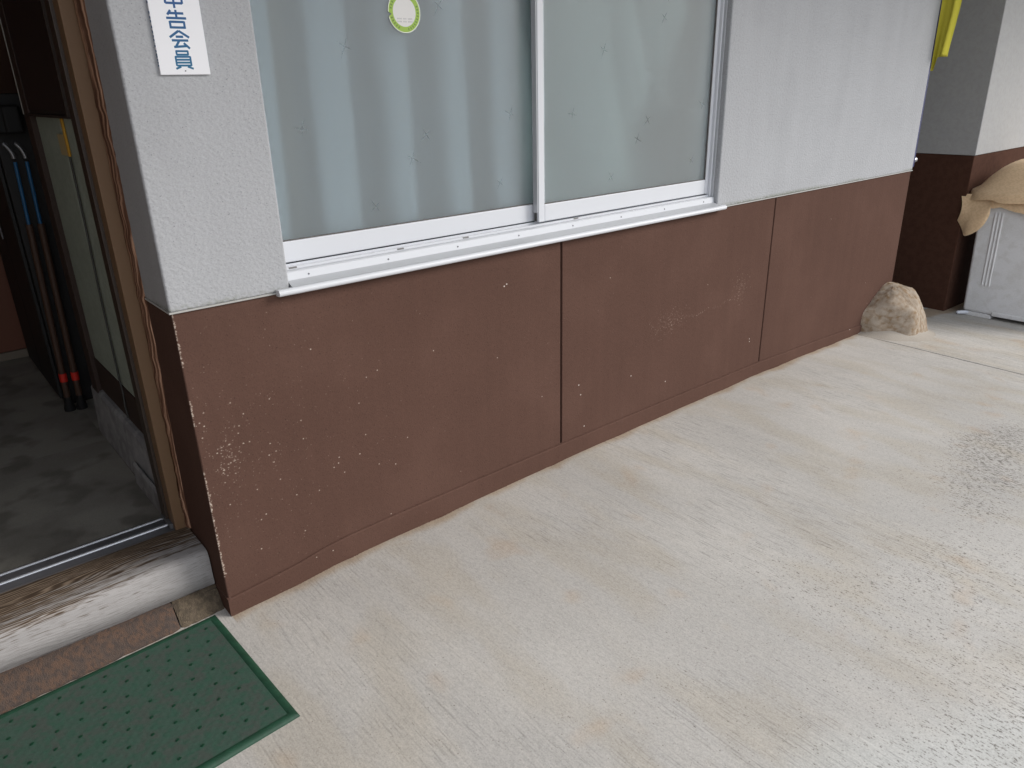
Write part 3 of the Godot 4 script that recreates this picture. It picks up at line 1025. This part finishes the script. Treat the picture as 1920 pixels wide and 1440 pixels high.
func sign_plate() -> void:
	var w := 306
	var h := 720
	var im := Image.create(w, h, false, Image.FORMAT_RGB8)
	im.fill(srgb(226, 226, 230))
	var blue := srgb(20, 58, 128)
	var teal := srgb(4, 92, 128)
	var ppm := 3000.0   # pixels per metre
	var cx := w * 0.5
	var shin := [[0.5, 0, 0.5, 1.0], [0.1, 0.18, 0.9, 0.18], [0.1, 0.18, 0.1, 0.76], [0.9, 0.18, 0.9, 0.76], [0.1, 0.74, 0.9, 0.74], [0.1, 0.46, 0.9, 0.46]]
	var tsuge := [[0.27, 0.02, 0.10, 0.27], [0.2, 0.18, 0.88, 0.18], [0.52, 0.0, 0.52, 0.44], [0.02, 0.44, 0.98, 0.44], [0.16, 0.64, 0.84, 0.64], [0.16, 0.6, 0.16, 1.0], [0.84, 0.6, 0.84, 1.0], [0.16, 0.94, 0.84, 0.94]]
	var kai := [[0.5, 0.02, 0.03, 0.38], [0.5, 0.02, 0.97, 0.38], [0.32, 0.34, 0.68, 0.34], [0.1, 0.54, 0.9, 0.54], [0.45, 0.56, 0.26, 0.88], [0.16, 0.90, 0.82, 0.84], [0.66, 0.68, 0.92, 0.98]]
	var inn := [[0.2, 0.03, 0.8, 0.03], [0.22, 0.0, 0.22, 0.23], [0.78, 0.0, 0.78, 0.23], [0.2, 0.22, 0.8, 0.22], [0.12, 0.34, 0.88, 0.34], [0.14, 0.32, 0.14, 0.84], [0.86, 0.32, 0.86, 0.84], [0.14, 0.5, 0.86, 0.5], [0.14, 0.66, 0.86, 0.66], [0.14, 0.82, 0.86, 0.82], [0.34, 0.88, 0.08, 1.0], [0.66, 0.88, 0.94, 1.0]]
	var cell := Vector2(0.041, 0.0345) * ppm
	var bottom := h - 0.0115 * ppm
	var all := [inn, kai, tsuge, shin]
	for k in 4:
		var y := bottom - cell.y - k * 0.0378 * ppm
		glyph(im, Vector2(cx - cell.x * 0.5 - 2.0, y), cell, all[k], 6.6 if k > 0 else 5.6, blue, teal)
	stroke(im, Vector2(cx - 1, h - 22), Vector2(cx + 1, h - 22), 3.0, srgb(60, 60, 66), srgb(60, 60, 66))
	var m := mat(Color.WHITE, 0.45, 0.0, 0.5)
	m.albedo_texture = ImageTexture.create_from_image(im)
	m.uv1_scale = Vector3(1.0 / 0.102, 1.0 / 0.24, 1)
	m.uv1_offset = Vector3(0.5, 0.0, 0)
	var S := thing("sign_plate", "narrow white plate with blue upright lettering fixed beside the doorway", "sign", Vector3(0.1205, 1.3385, 0.0045))
	put("plate", box(Vector3(-0.051, 0.0, 0.0), Vector3(0.051, 0.24, 0.006), 0.0012), m, S)
	var st := begin()
	add_tube(st, [Vector3(0.0, 0.0075, 0.006), Vector3(0.0, 0.0075, 0.0075)], [0.0014, 0.0010], 8)
	put("nail", st.commit(), mat(srgb(70, 68, 68), 0.5, 0.5), S)

func sticker() -> void:
	var s := 384
	var im := Image.create(s, s, false, Image.FORMAT_RGB8)
	im.fill(srgb(222, 224, 214))
	var c := Vector2(s, s) * 0.5
	for y in s:
		for x in s:
			var r := (Vector2(x + 0.5, y + 0.5) - c).length() / (s * 0.5)
			var k := srgb(222, 226, 212)
			if r < 0.955:
				k = srgb(146, 178, 66)
			if r < 0.70:
				k = srgb(214, 212, 210)
			im.set_pixel(x, y, k)
	var ink := srgb(58, 92, 34)
	# ring lettering, too small to read: short strokes in character cells
	for k in 26:
		var a := -0.35 + k * 0.185
		if k > 9 and k < 13 or k > 17 and k < 20:
			continue
		var d := Vector2(cos(a), sin(a))
		var t := Vector2(-d.y, d.x)
		var p := c + d * s * 0.415
		var dark_ := srgb(40, 62, 24) if k > 12 and k < 18 else ink
		stroke(im, p - t * 9.0, p + t * 9.0, 1.6, dark_, dark_)
		stroke(im, p - t * 8.0 + d * 9.0, p + t * 8.0 + d * 9.0, 1.6, dark_, dark_)
		stroke(im, p - t * 7.0 - d * 8.0, p + t * 7.0 - d * 8.0, 1.6, dark_, dark_)
		stroke(im, p - d * 10.0, p + d * 11.0, 1.7, dark_, dark_)
	for row in 2:
		for k in 13:
			if k == 4 or k == 8:
				continue
			var p2 := c + Vector2((k - 6) * 14.0, 62.0 + row * 26.0)
			var gk := srgb(128, 126, 134)
			stroke(im, p2 + Vector2(-4, -5), p2 + Vector2(4, -5), 1.2, gk, gk)
			stroke(im, p2 + Vector2(-4, 1), p2 + Vector2(4, 1), 1.2, gk, gk)
			stroke(im, p2 + Vector2(0, -7), p2 + Vector2(0, 7), 1.2, gk, gk)
	var st := begin()
	var rad := 0.0492
	var ring := []
	for k in 97:
		var a2 := TAU * k / 96.0
		var r2 := rad
		var dn := absf(wrapf(a2 - 3.27, -PI, PI))
		if dn < 0.13:
			r2 -= 0.010 * (1.0 - dn / 0.13)
		ring.append(Vector2(cos(a2), sin(a2)) * r2)
	for k in 96:
		for z in [0.0012, 0.0]:
			for p3 in [Vector2.ZERO, ring[k + 1], ring[k]]:
				vert(st, Vector3(p3.x, p3.y, z), Vector3(0, 0, 1 if z > 0 else -1), Vector2(0.5 + p3.x / rad * 0.5, 0.5 - p3.y / rad * 0.5))
		var q := [Vector3(ring[k].x, ring[k].y, 0), Vector3(ring[k + 1].x, ring[k + 1].y, 0), Vector3(ring[k + 1].x, ring[k + 1].y, 0.0012), Vector3(ring[k].x, ring[k].y, 0.0012)]
		for e in [0, 1, 2, 0, 2, 3]:
			vert(st, q[e], Vector3(ring[k].x, ring[k].y, 0).normalized(), Vector2(0.0, 0.5))
	var m := mat(Color.WHITE, 0.5)
	m.albedo_texture = ImageTexture.create_from_image(im)
	var o := put("round_sticker", st.commit(), m, null, Vector3(0.7225, 1.4845, -0.0732))
	tag(o, "round white sticker with a green lettered rim and a torn notch on the left pane", "sticker")

# ------------------------------------------------------------------ doormat
func doormat() -> void:
	var turn := deg_to_rad(2.2)
	var M := thing("doormat", "green rubber doormat with a raised rim and rows of small studs before the doorway", "doormat", Vector3(-0.031, 0.0, -0.030))
	M.rotation.y = turn
	var green := mat(Color.WHITE, 0.62, 0.0, 0.4)
	green.albedo_texture = mottle(512, 512, srgb(60, 82, 72), srgb(68, 78, 72), srgb(50, 82, 68), 0.012, 0.03, 410, 0.2)
	var hatch := PackedByteArray()
	hatch.resize(256 * 256)
	for y in 256:
		for x in 256:
			var a := sin((x + y) * TAU / 16.0)
			var b := sin((x - y) * TAU / 16.0)
			hatch[y * 256 + x] = int(127.0 + 50.0 * a * b + 40.0 * maxf(a, b))
	relief(green, texture(256, 256, hatch, Image.FORMAT_L8), 0.10)
	green.uv1_scale = Vector3(2.4, 2.4, 1)
	var rim_m := mat(srgb(24, 66, 48), 0.62, 0.0, 0.5)
	rim_m.albedo_texture = mottle(256, 256, srgb(250, 255, 250), srgb(215, 225, 220), srgb(235, 235, 232), 0.03, 0.06, 415, 0.08)
	rim_m.uv1_scale = Vector3(3, 3, 1)
	var L := 0.78
	var B := 0.475
	var gy := 0.004
	var base := box(Vector3(-L + 0.022, gy, 0.020), Vector3(-0.020, gy + 0.010, B - 0.020), 0.002)
	# relief needs a finer pitch than the colour: the hatch is drawn with the same UVs
	put("pad", base, green, M)
	# mitred rim, rounded over
	var prof := []
	for k in 9:
		var a := PI * k / 8.0
		prof.append(Vector2(0.0145 - 0.0145 * cos(a), 0.004 + 0.010 * sin(a)))
	prof.push_front(Vector2(0.0, 0.0))
	prof.append(Vector2(0.029, 0.0))
	var corners := [Vector2(0, 0), Vector2(-L, 0), Vector2(-L, B), Vector2(0, B)]
	for k in 4:
		var a2: Vector2 = corners[k]
		var b2: Vector2 = corners[(k + 1) % 4]
		var d := (b2 - a2).normalized()
		var inw := Vector2(d.y, -d.x)
		if inw.dot(Vector2(-L * 0.5, B * 0.5) - a2) < 0:
			inw = -inw
		var rows := []
		var uvs := []
		for end in 7:
			var row := []
			var uv := []
			for p in prof:
				var from: Vector2 = a2 + (d + inw) * p.x
				var to: Vector2 = b2 + (-d + inw) * p.x
				var q := from.lerp(to, end / 6.0)
				row.append(Vector3(q.x, gy - 0.003 + p.y, q.y))
				uv.append(Vector2(q.x, q.y))
			rows.append(row)
			uvs.append(uv)
		put("rim", sheet(rows, uvs), rim_m, M)
	# oval studs in staggered rows
	var st := begin()
	for k in 12:
		var a3 := TAU * k / 12.0
		var b3 := TAU * (k + 1) / 12.0
		var o0 := Vector3(cos(a3) * 0.0056, 0, sin(a3) * 0.0038)
		var o1 := Vector3(cos(b3) * 0.0056, 0, sin(b3) * 0.0038)
		var i0 := o0 * 0.6 + Vector3(0, 0.0022, 0)
		var i1 := o1 * 0.6 + Vector3(0, 0.0022, 0)
		for q in [o0, o1, i1, o0, i1, i0, i0, i1, Vector3(0, 0.0025, 0)]:
			vert(st, q, (Vector3(q.x * 60.0, 0.6, q.z * 60.0)).normalized(), Vector2.ZERO)
	var stud := st.commit()
	var stud_m := mat(srgb(16, 56, 38), 0.45, 0.0, 0.5)
	for r in 10:
		for c in 17:
			var x := -0.043 - c * 0.0485 - fposmod(r * 0.0145, 0.0485)
			var z := 0.045 + r * 0.0520
			if x < -L + 0.035 or z > B - 0.03:
				continue
			var o := put("stud", stud, stud_m, M, Vector3(x, gy + 0.0095, z))
			o.rotation.y = 0.5

# ------------------------------------------------------------------ boulder
func boulder() -> void:
	rng.seed = 21
	var planes := []
	# [normal, distance] as seen from the front-left: steep left face, sloping top, rough front
	for p in [[Vector3(-0.80, 0.25, 0.55), 0.185], [Vector3(-0.25, 0.72, 0.62), 0.205], [Vector3(0.1, 0.95, 0.1), 0.235], [Vector3(0.62, 0.72, 0.1), 0.235], [Vector3(0.85, 0.1, 0.5), 0.225], [Vector3(0.1, 0.2, 0.97), 0.185], [Vector3(-0.5, 0.85, -0.1), 0.215], [Vector3(-0.95, -0.15, -0.1), 0.245], [Vector3(0.4, 0.45, 0.8), 0.205], [Vector3(0.0, -1.0, 0.0), 0.14], [Vector3(0, 0.2, -1), 0.2], [Vector3(0.9, -0.3, 0.2), 0.26], [Vector3(-0.3, -0.2, 0.95), 0.205], [Vector3(0.95, 0.3, -0.3), 0.22]]:
		planes.append([p[0].normalized(), p[1]])
	var n := FastNoiseLite.new()
	n.seed = 4
	n.frequency = 6.0
	n.fractal_octaves = 4
	var rows := []
	var uvs := []
	for i in 73:
		var th := PI * i / 72.0
		var row := []
		var uv := []
		for j in 109:
			var ph := TAU * (j % 108) / 108.0
			var d := Vector3(sin(th) * cos(ph), cos(th), sin(th) * sin(ph))
			var s := 0.0
			for p in planes:
				var k: float = d.dot(p[0]) / p[1]
				if k > 0.0:
					s += pow(k, 20.0)
			var r := 0.93 * pow(s, -1.0 / 20.0)
			r += 0.007 * n.get_noise_3dv(d * r * 1.6) + 0.0022 * n.get_noise_3dv(d * 4.0 + Vector3(5, 5, 5))
			row.append(d * r)
			uv.append(Vector2(float(j) / 108.0, float(i) / 72.0))
		rows.append(row)
		uvs.append(uv)
	var m := mat(Color.WHITE, 0.85, 0.0, 0.3)
	m.albedo_texture = mottle(512, 512, srgb(166, 154, 140), srgb(146, 133, 118), srgb(112, 84, 54), 0.016, 0.02, 512, 0.16)
	relief(m, grain, 0.12)
	triplanar(m, 2.2)
	var o := put("boulder", sheet(rows, uvs), m, null, Vector3(3.665, 0.035, 0.045))
	tag(o, "rough tan boulder lying against the far foot of the brown wall", "boulder")
	# cement smear that holds it
	var cr := []
	var cu := []
	for i in 6:
		var row := []
		var uv := []
		for j in 41:
			var a := TAU * (j % 40) / 40.0
			var rr := lerpf(0.17, 0.30 + 0.035 * n.get_noise_1d(a * 3.0), i / 5.0)
			var x := 3.675 + cos(a) * rr * 1.0
			var z := 0.06 + sin(a) * rr * 0.82
			row.append(Vector3(x, ground_y(x, z) + 0.035 * pow(1.0 - i / 5.0, 1.6) + 0.0005 - 0.004 * (i / 5.0), z))
			uv.append(Vector2(x, z))
		cr.append(row)
		cu.append(uv)
	var cm := mat(srgb(168, 160, 150), 0.9)
	relief(cm, grain, 0.25)
	cm.uv1_scale = Vector3(3, 3, 1)
	tag(put("mortar_bed", sheet(cr, cu), cm), "grey cement smear round the foot of the boulder", "cement")

# ------------------------------------------------------------------ bin and blanket
func bin_and_blanket() -> void:
	var B := thing("storage_bin", "grey plastic storage bin standing under a folded beige blanket", "storage bin", Vector3(4.63, -0.104, 0.09))
	var plastic := mat(srgb(226, 226, 228), 0.5, 0.0, 0.4)
	plastic.albedo_texture = mottle(256, 256, srgb(255, 255, 255), srgb(248, 248, 247), srgb(238, 237, 234), 0.02, 0.05, 600, 0.04)
	# tapered body: top a little wider than foot, with a cut-out at the foot of the near side
	var st := begin()
	var D := 0.62
	var W := 0.50
	var hgt := 0.70
	var body := begin()
	add_box(body, Vector3(0.0, 0.028, 0.0), Vector3(W, hgt, D), 0.016, 3)
	var bm := body.commit()
	var mdt := MeshDataTool.new()
	mdt.create_from_surface(bm, 0)
	for i in mdt.get_vertex_count():
		var v := mdt.get_vertex(i)
		var f := 1.0 + 0.06 * (v.y / hgt)
		v.x = W * 0.5 + (v.x - W * 0.5) * f
		v.z = D * 0.5 + (v.z - D * 0.5) * f
		mdt.set_vertex(i, v)
	var am := ArrayMesh.new()
	mdt.commit_to_surface(am)
	put("body", am, plastic, B)
	for z in [[0.0, 0.165], [0.40, 0.62]]:
		put("foot", box(Vector3(0.004, 0.0, z[0] + 0.003), Vector3(W - 0.004, 0.0275, z[1] - 0.003), 0.006, 2), plastic, B)
	put("foot_rim", box(Vector3(-0.006, 0.024, 0.165), Vector3(0.02, 0.050, 0.40), 0.005, 2), plastic, B)
	for k in 3:
		var zz := 0.078 + k * 0.019
		var r := begin()
		add_tube(r, [Vector3(-0.004, 0.20, zz + 0.002), Vector3(-0.0035, 0.21, zz + 0.002), Vector3(-0.0145, 0.64, zz - 0.002), Vector3(-0.014, 0.65, zz - 0.002)], [0.001, 0.0055, 0.0055, 0.001], 8)
		put("rib", r.commit(), plastic, B)
	# blanket: two layers draped over the top, with a flap hanging at the wall side
	var beige := mat(srgb(236, 206, 170), 0.95, 0.0, 0.2)
	beige.albedo_texture = mottle(256, 256, srgb(255, 255, 255), srgb(240, 238, 234), srgb(246, 240, 230), 0.02, 0.08, 620, 0.10)
	beige.rim_enabled = true
	beige.rim = 0.4
	relief(beige, cloth_weave, 0.12)
	beige.uv1_scale = Vector3(9, 9, 1)
	var BL := thing("blanket", "beige fleece blanket folded over the top of the grey storage bin", "blanket", Vector3(4.88, 0.60, 0.385))
	for layer in 2:
		var n := FastNoiseLite.new()
		n.seed = 60 + layer
		n.frequency = 2.2
		var rows := []
		var uvs := []
		for j in 97:
			var a := TAU * (j % 96) / 96.0
			var row := []
			var uv := []
			# superellipse footprint of the bin top
			var ca := cos(a)
			var sa := sin(a)
			var e := pow(pow(absf(ca), 5.0) + pow(absf(sa), 5.0), -1.0 / 5.0)
			var hx := 0.275 + 0.012 * layer
			var hz := 0.375
			var left := smoothstep(0.2, 0.9, -ca)          # the side the camera sees
			var wall := smoothstep(0.55, 0.95, -sa) * smoothstep(-0.3, 0.5, -ca + 0.45)
			for i in 25:
				var t := i / 24.0
				var p := Vector3.ZERO
				var wob := n.get_noise_2d(ca * 1.5 + 3.0, sa * 1.5 + t * 0.6)
				if t < 0.6:
					var k := t / 0.6
					var y := 0.035 + (0.185 if layer == 1 else 0.03) * (1.0 - pow(k, 3.6)) + 0.03 * wob * (1.0 - k)
					p = Vector3(ca * e * hx * k, y, sa * e * hz * k)
					p.y += 0.03 * layer
				else:
					var k2 := (t - 0.6) / 0.4
					var drop := 0.06 + 0.02 * left + 0.13 * wall + 0.04 * sa * left if layer == 0 else 0.030 + 0.020 * left
					drop += 0.025 * wob
					var out := 0.012 + 0.014 * layer + 0.016 * sin(k2 * PI * 0.5) + 0.05 * wall * k2 * (1.0 - layer) + 0.012 * wob
					p = Vector3(ca * e * hx + ca * out, 0.035 + 0.03 * layer - drop * k2 * (0.55 + 0.45 * k2) - 0.004, sa * e * hz + sa * out)
				row.append(p)
				uv.append(Vector2(p.x + p.y, p.z))
			rows.append(row)
			uvs.append(uv)
		put("fold", sheet(rows, uvs), beige, BL)
	# hanging corner flap towards the wall
	var fr := []
	var fu := []
	for i in 21:
		var t2 := i / 20.0
		var row2 := []
		var uv3 := []
		for j in 21:
			var s := j / 20.0
			var bottom := -0.045 - 0.165 * sin(PI * (0.04 + 0.80 * s))
			var y2 := lerpf(0.050 - 0.018 * s, bottom, t2)
			var p2 := Vector3(-0.270 - 0.030 * sin(t2 * 2.4) - 0.014 * sin(s * 4.2 + 0.5) * t2, y2, lerpf(-0.24, -0.425, s) + 0.022 * sin(t2 * 3.0) * s + 0.012 * sin(s * 9.0) * t2)
			row2.append(p2)
			uv3.append(Vector2(p2.y, p2.z))
		fr.append(row2)
		fu.append(uv3)
	put("hanging_corner", sheet(fr, fu), beige, BL)
	# paper bag or newspaper lying on the blanket
	var pm := mat(srgb(206, 206, 212), 0.8)
	var pim := Image.create(128, 128, false, Image.FORMAT_RGB8)
	pim.fill(srgb(226, 226, 232))
	for k in 9:
		var y := 14.0 + k * 12.0
		stroke(pim, Vector2(12, y), Vector2(116 - (k * 37) % 40, y), 1.8, srgb(120, 120, 150), srgb(120, 120, 150))
	pm.albedo_texture = ImageTexture.create_from_image(pim)
	pm.uv1_scale = Vector3(5, 5, 1)
	var rp := []
	var up := []
	for i in 7:
		var row3 := []
		var uv4 := []
		for j in 7:
			var q := Vector3(i * 0.035, 0.012 * sin(i * 1.1) + 0.006 * sin(j * 1.7), j * 0.035)
			row3.append(q)
			uv4.append(Vector2(q.x, q.z))
		rp.append(row3)
		up.append(uv4)
	var paper := put("printed_sheet", sheet(rp, up), pm, null, Vector3(4.80, 0.815, 0.25))
	tag(paper, "white printed sheet lying on the beige blanket", "paper")
	# small white plastic piece on the ground by the bin
	var sp := begin()
	var s0 := Vector3(4.585, ground_y(4.585, 0.10) + 0.012, 0.075)
	add_tube(sp, [s0, s0 + Vector3(0.003, 0.0, 0.004), s0 + Vector3(0.018, 0.002, 0.024), s0 + Vector3(0.036, 0.004, 0.050), s0 + Vector3(0.040, 0.004, 0.054)], [0.004, 0.010, 0.012, 0.010, 0.003], 10)
	tag(put("plastic_cap", sp.commit(), mat(srgb(214, 218, 228), 0.4)), "small white plastic cap on the concrete at the foot of the bin", "cap")

# ------------------------------------------------------------------ towel
func towel() -> void:
	var rows := []
	var uvs := []
	for i in 41:
		var t := i / 40.0
		var y := lerpf(1.95, 1.325, t)
		var row := []
		var uv := []
		for j in 41:
			var s := j / 40.0
			var z := lerpf(-0.085, lerpf(0.088, 0.062, smoothstep(0.45, 1.0, t)), s)
			var x := 3.775 + 0.013 * sin(s * 13.0 + 0.6 * sin(y * 7.0)) + 0.006 * sin(s * 29.0 + y * 3.0)
			var lift := 0.0
			if t > 0.9:
				# uneven hem: the far corner hangs higher
				lift = (0.075 * smoothstep(0.62, 0.78, s) + 0.03 * smoothstep(0.85, 1.0, s)) * (t - 0.9) / 0.1
			row.append(Vector3(x, y + lift, z))
			uv.append(Vector2(z, -y))
		rows.append(row)
		uvs.append(uv)
	# back layer a few millimetres behind makes the cloth double
	var m := mat(srgb(206, 197, 78), 0.95, 0.0, 0.2)
	m.backlight_enabled = true
	m.backlight = srgb(60, 58, 10)
	relief(m, cloth_weave, 0.12)
	m.uv1_scale = Vector3(11, 11, 1)
	var o := put("towel", sheet(rows, uvs), m)
	tag(o, "yellow towel hanging at the far corner of the grey stucco wall", "towel")

# ------------------------------------------------------------------ crutches
func crutches() -> void:
	var shaft_m := mat(srgb(74, 52, 40), 0.6)
	var blue := mat(srgb(30, 92, 138), 0.4)
	var steel := mat(srgb(150, 152, 156), 0.35, 0.7)
	var black := mat(srgb(18, 18, 19), 0.7)
	var red := mat(srgb(214, 42, 30), 0.6)
	for k in 2:
		var foot := Vector3(-0.040, 0.081, -1.665) if k == 0 else Vector3(0.003, 0.081, -1.655)
		var C := thing("crutch", "left crutch with a blue tube leaning in the dark entrance, its red band half hidden" if k == 0 else "right crutch with a blue tube and red band, nearer the pale green wall", "crutch", foot, "pair of crutches leaning in the entrance")
		var top := Vector3(-0.006, 1.08, -1.67) - foot if k == 0 else Vector3(0.030, 1.08, -1.66) - foot
		var d := top / top.y
		put("shaft", tube([d * 0.03, d * 0.77], 0.0125, 12), shaft_m, C)
		put("rubber_tip", tip_mesh(d), black, C)
		put("red_band", tube([d * 0.128, d * 0.163], 0.0145, 12), red, C)
		put("blue_tube", tube([d * 0.74, d * 1.0], 0.0065, 10), blue, C)
		var bend := []
		for i in 9:
			var a := PI * i / 8.0 * 0.9
			bend.append(d * 1.0 + Vector3(-0.012 + 0.012 * cos(a), 0.012 + 0.055 * sin(a * 0.55) , 0.0))
		put("handle_bend", tube(bend, 0.0072, 10), steel, C)
		put("grip", box(d * 1.10 + Vector3(-0.045, 0.0, -0.02), d * 1.10 + Vector3(0.015, 0.10, 0.02), 0.012, 2), black, C)

func tip_mesh(d: Vector3) -> ArrayMesh:
	var st := begin()
	add_tube(st, [d * 0.0, d * 0.012, d * 0.03, d * 0.06], [0.021, 0.021, 0.017, 0.015], 14)
	return st.commit()

# ------------------------------------------------------------------ small things in the entrance
func small_things() -> void:
	var black := mat(srgb(22, 20, 20), 0.6)
	var cab := thing("dark_cabinet", "tall black cabinet in the dark entrance behind the crutches", "cabinet", Vector3(0.15, 0.08, -2.1))
	put("carcass", box(Vector3(-0.19, 0.0, -0.40), Vector3(0.20, 1.24, 0.36), 0.006, 2), black, cab)
	put("door", box(Vector3(-0.205, 0.03, -0.385), Vector3(-0.191, 1.2, -0.02), 0.003), black, cab)
	put("door", box(Vector3(-0.205, 0.03, -0.015), Vector3(-0.191, 1.2, 0.345), 0.003), black, cab)
	put("handle", tube([Vector3(-0.212, 0.66, -0.04), Vector3(-0.212, 0.76, -0.04)], 0.004, 8), mat(srgb(120, 120, 124), 0.4, 0.6), cab)
	# dark glazed board on the inner wall
	var bd := thing("glazed_board", "dark glazed board on the pale green entrance wall above the hanging tag", "board", Vector3(0.0295, 1.255, -0.95))
	put("board", box(Vector3(-0.010, 0.0, -0.38), Vector3(0.0, 0.75, 0.275), 0.001), mat(srgb(34, 38, 38), 0.5), bd)
	var pane := mat(srgb(22, 26, 28), 0.3, 0.0, 0.25)
	put("glass", box(Vector3(-0.0145, 0.012, -0.37), Vector3(-0.0102, 0.74, 0.262), 0.0005), pane, bd)
	put("edge_strip", box(Vector3(-0.020, -0.004, -0.386), Vector3(-0.0005, 0.754, -0.3805), 0.001), mat(srgb(150, 146, 138), 0.4, 0.5), bd)
	put("edge_strip", box(Vector3(-0.018, -0.009, -0.380), Vector3(-0.0005, -0.0005, 0.275), 0.001), mat(srgb(42, 34, 30), 0.6), bd)
	put("edge_strip", box(Vector3(-0.020, -0.004, 0.2755), Vector3(-0.0005, 0.754, 0.290), 0.001), mat(srgb(48, 36, 30), 0.6), bd)
	# thermometer-like yellow strip with a beige tag
	var tg := thing("hanging_tag", "yellow strip with a beige tag hung on the pale green entrance wall", "tag", Vector3(0.0295, 1.14, -0.83))
	put("strip", box(Vector3(-0.008, 0.0, -0.004), Vector3(-0.001, 0.107, 0.008), 0.0015), mat(srgb(196, 146, 40), 0.5), tg)
	put("tag_card", box(Vector3(-0.006, 0.0, -0.105), Vector3(-0.0012, 0.060, -0.010), 0.001), mat(srgb(190, 172, 128), 0.7), tg)
	# cord down the wall
	var pts := []
	var i := 0
	while i <= 20:
		var t := i / 20.0
		pts.append(Vector3(lerpf(0.024, 0.0235, t) - (0.004 if t > 0.9 else 0.0), lerpf(1.14, 0.30, t), lerpf(-0.826, -0.878, t) + 0.004 * sin(t * 9.0) + (0.03 * (t - 0.85) / 0.15 if t > 0.85 else 0.0)))
		i += 1
	tag(put("cord", tube(pts, 0.0032, 8), mat(srgb(64, 64, 62), 0.6)), "thin dark cord running down the pale green wall below the yellow strip", "cord")
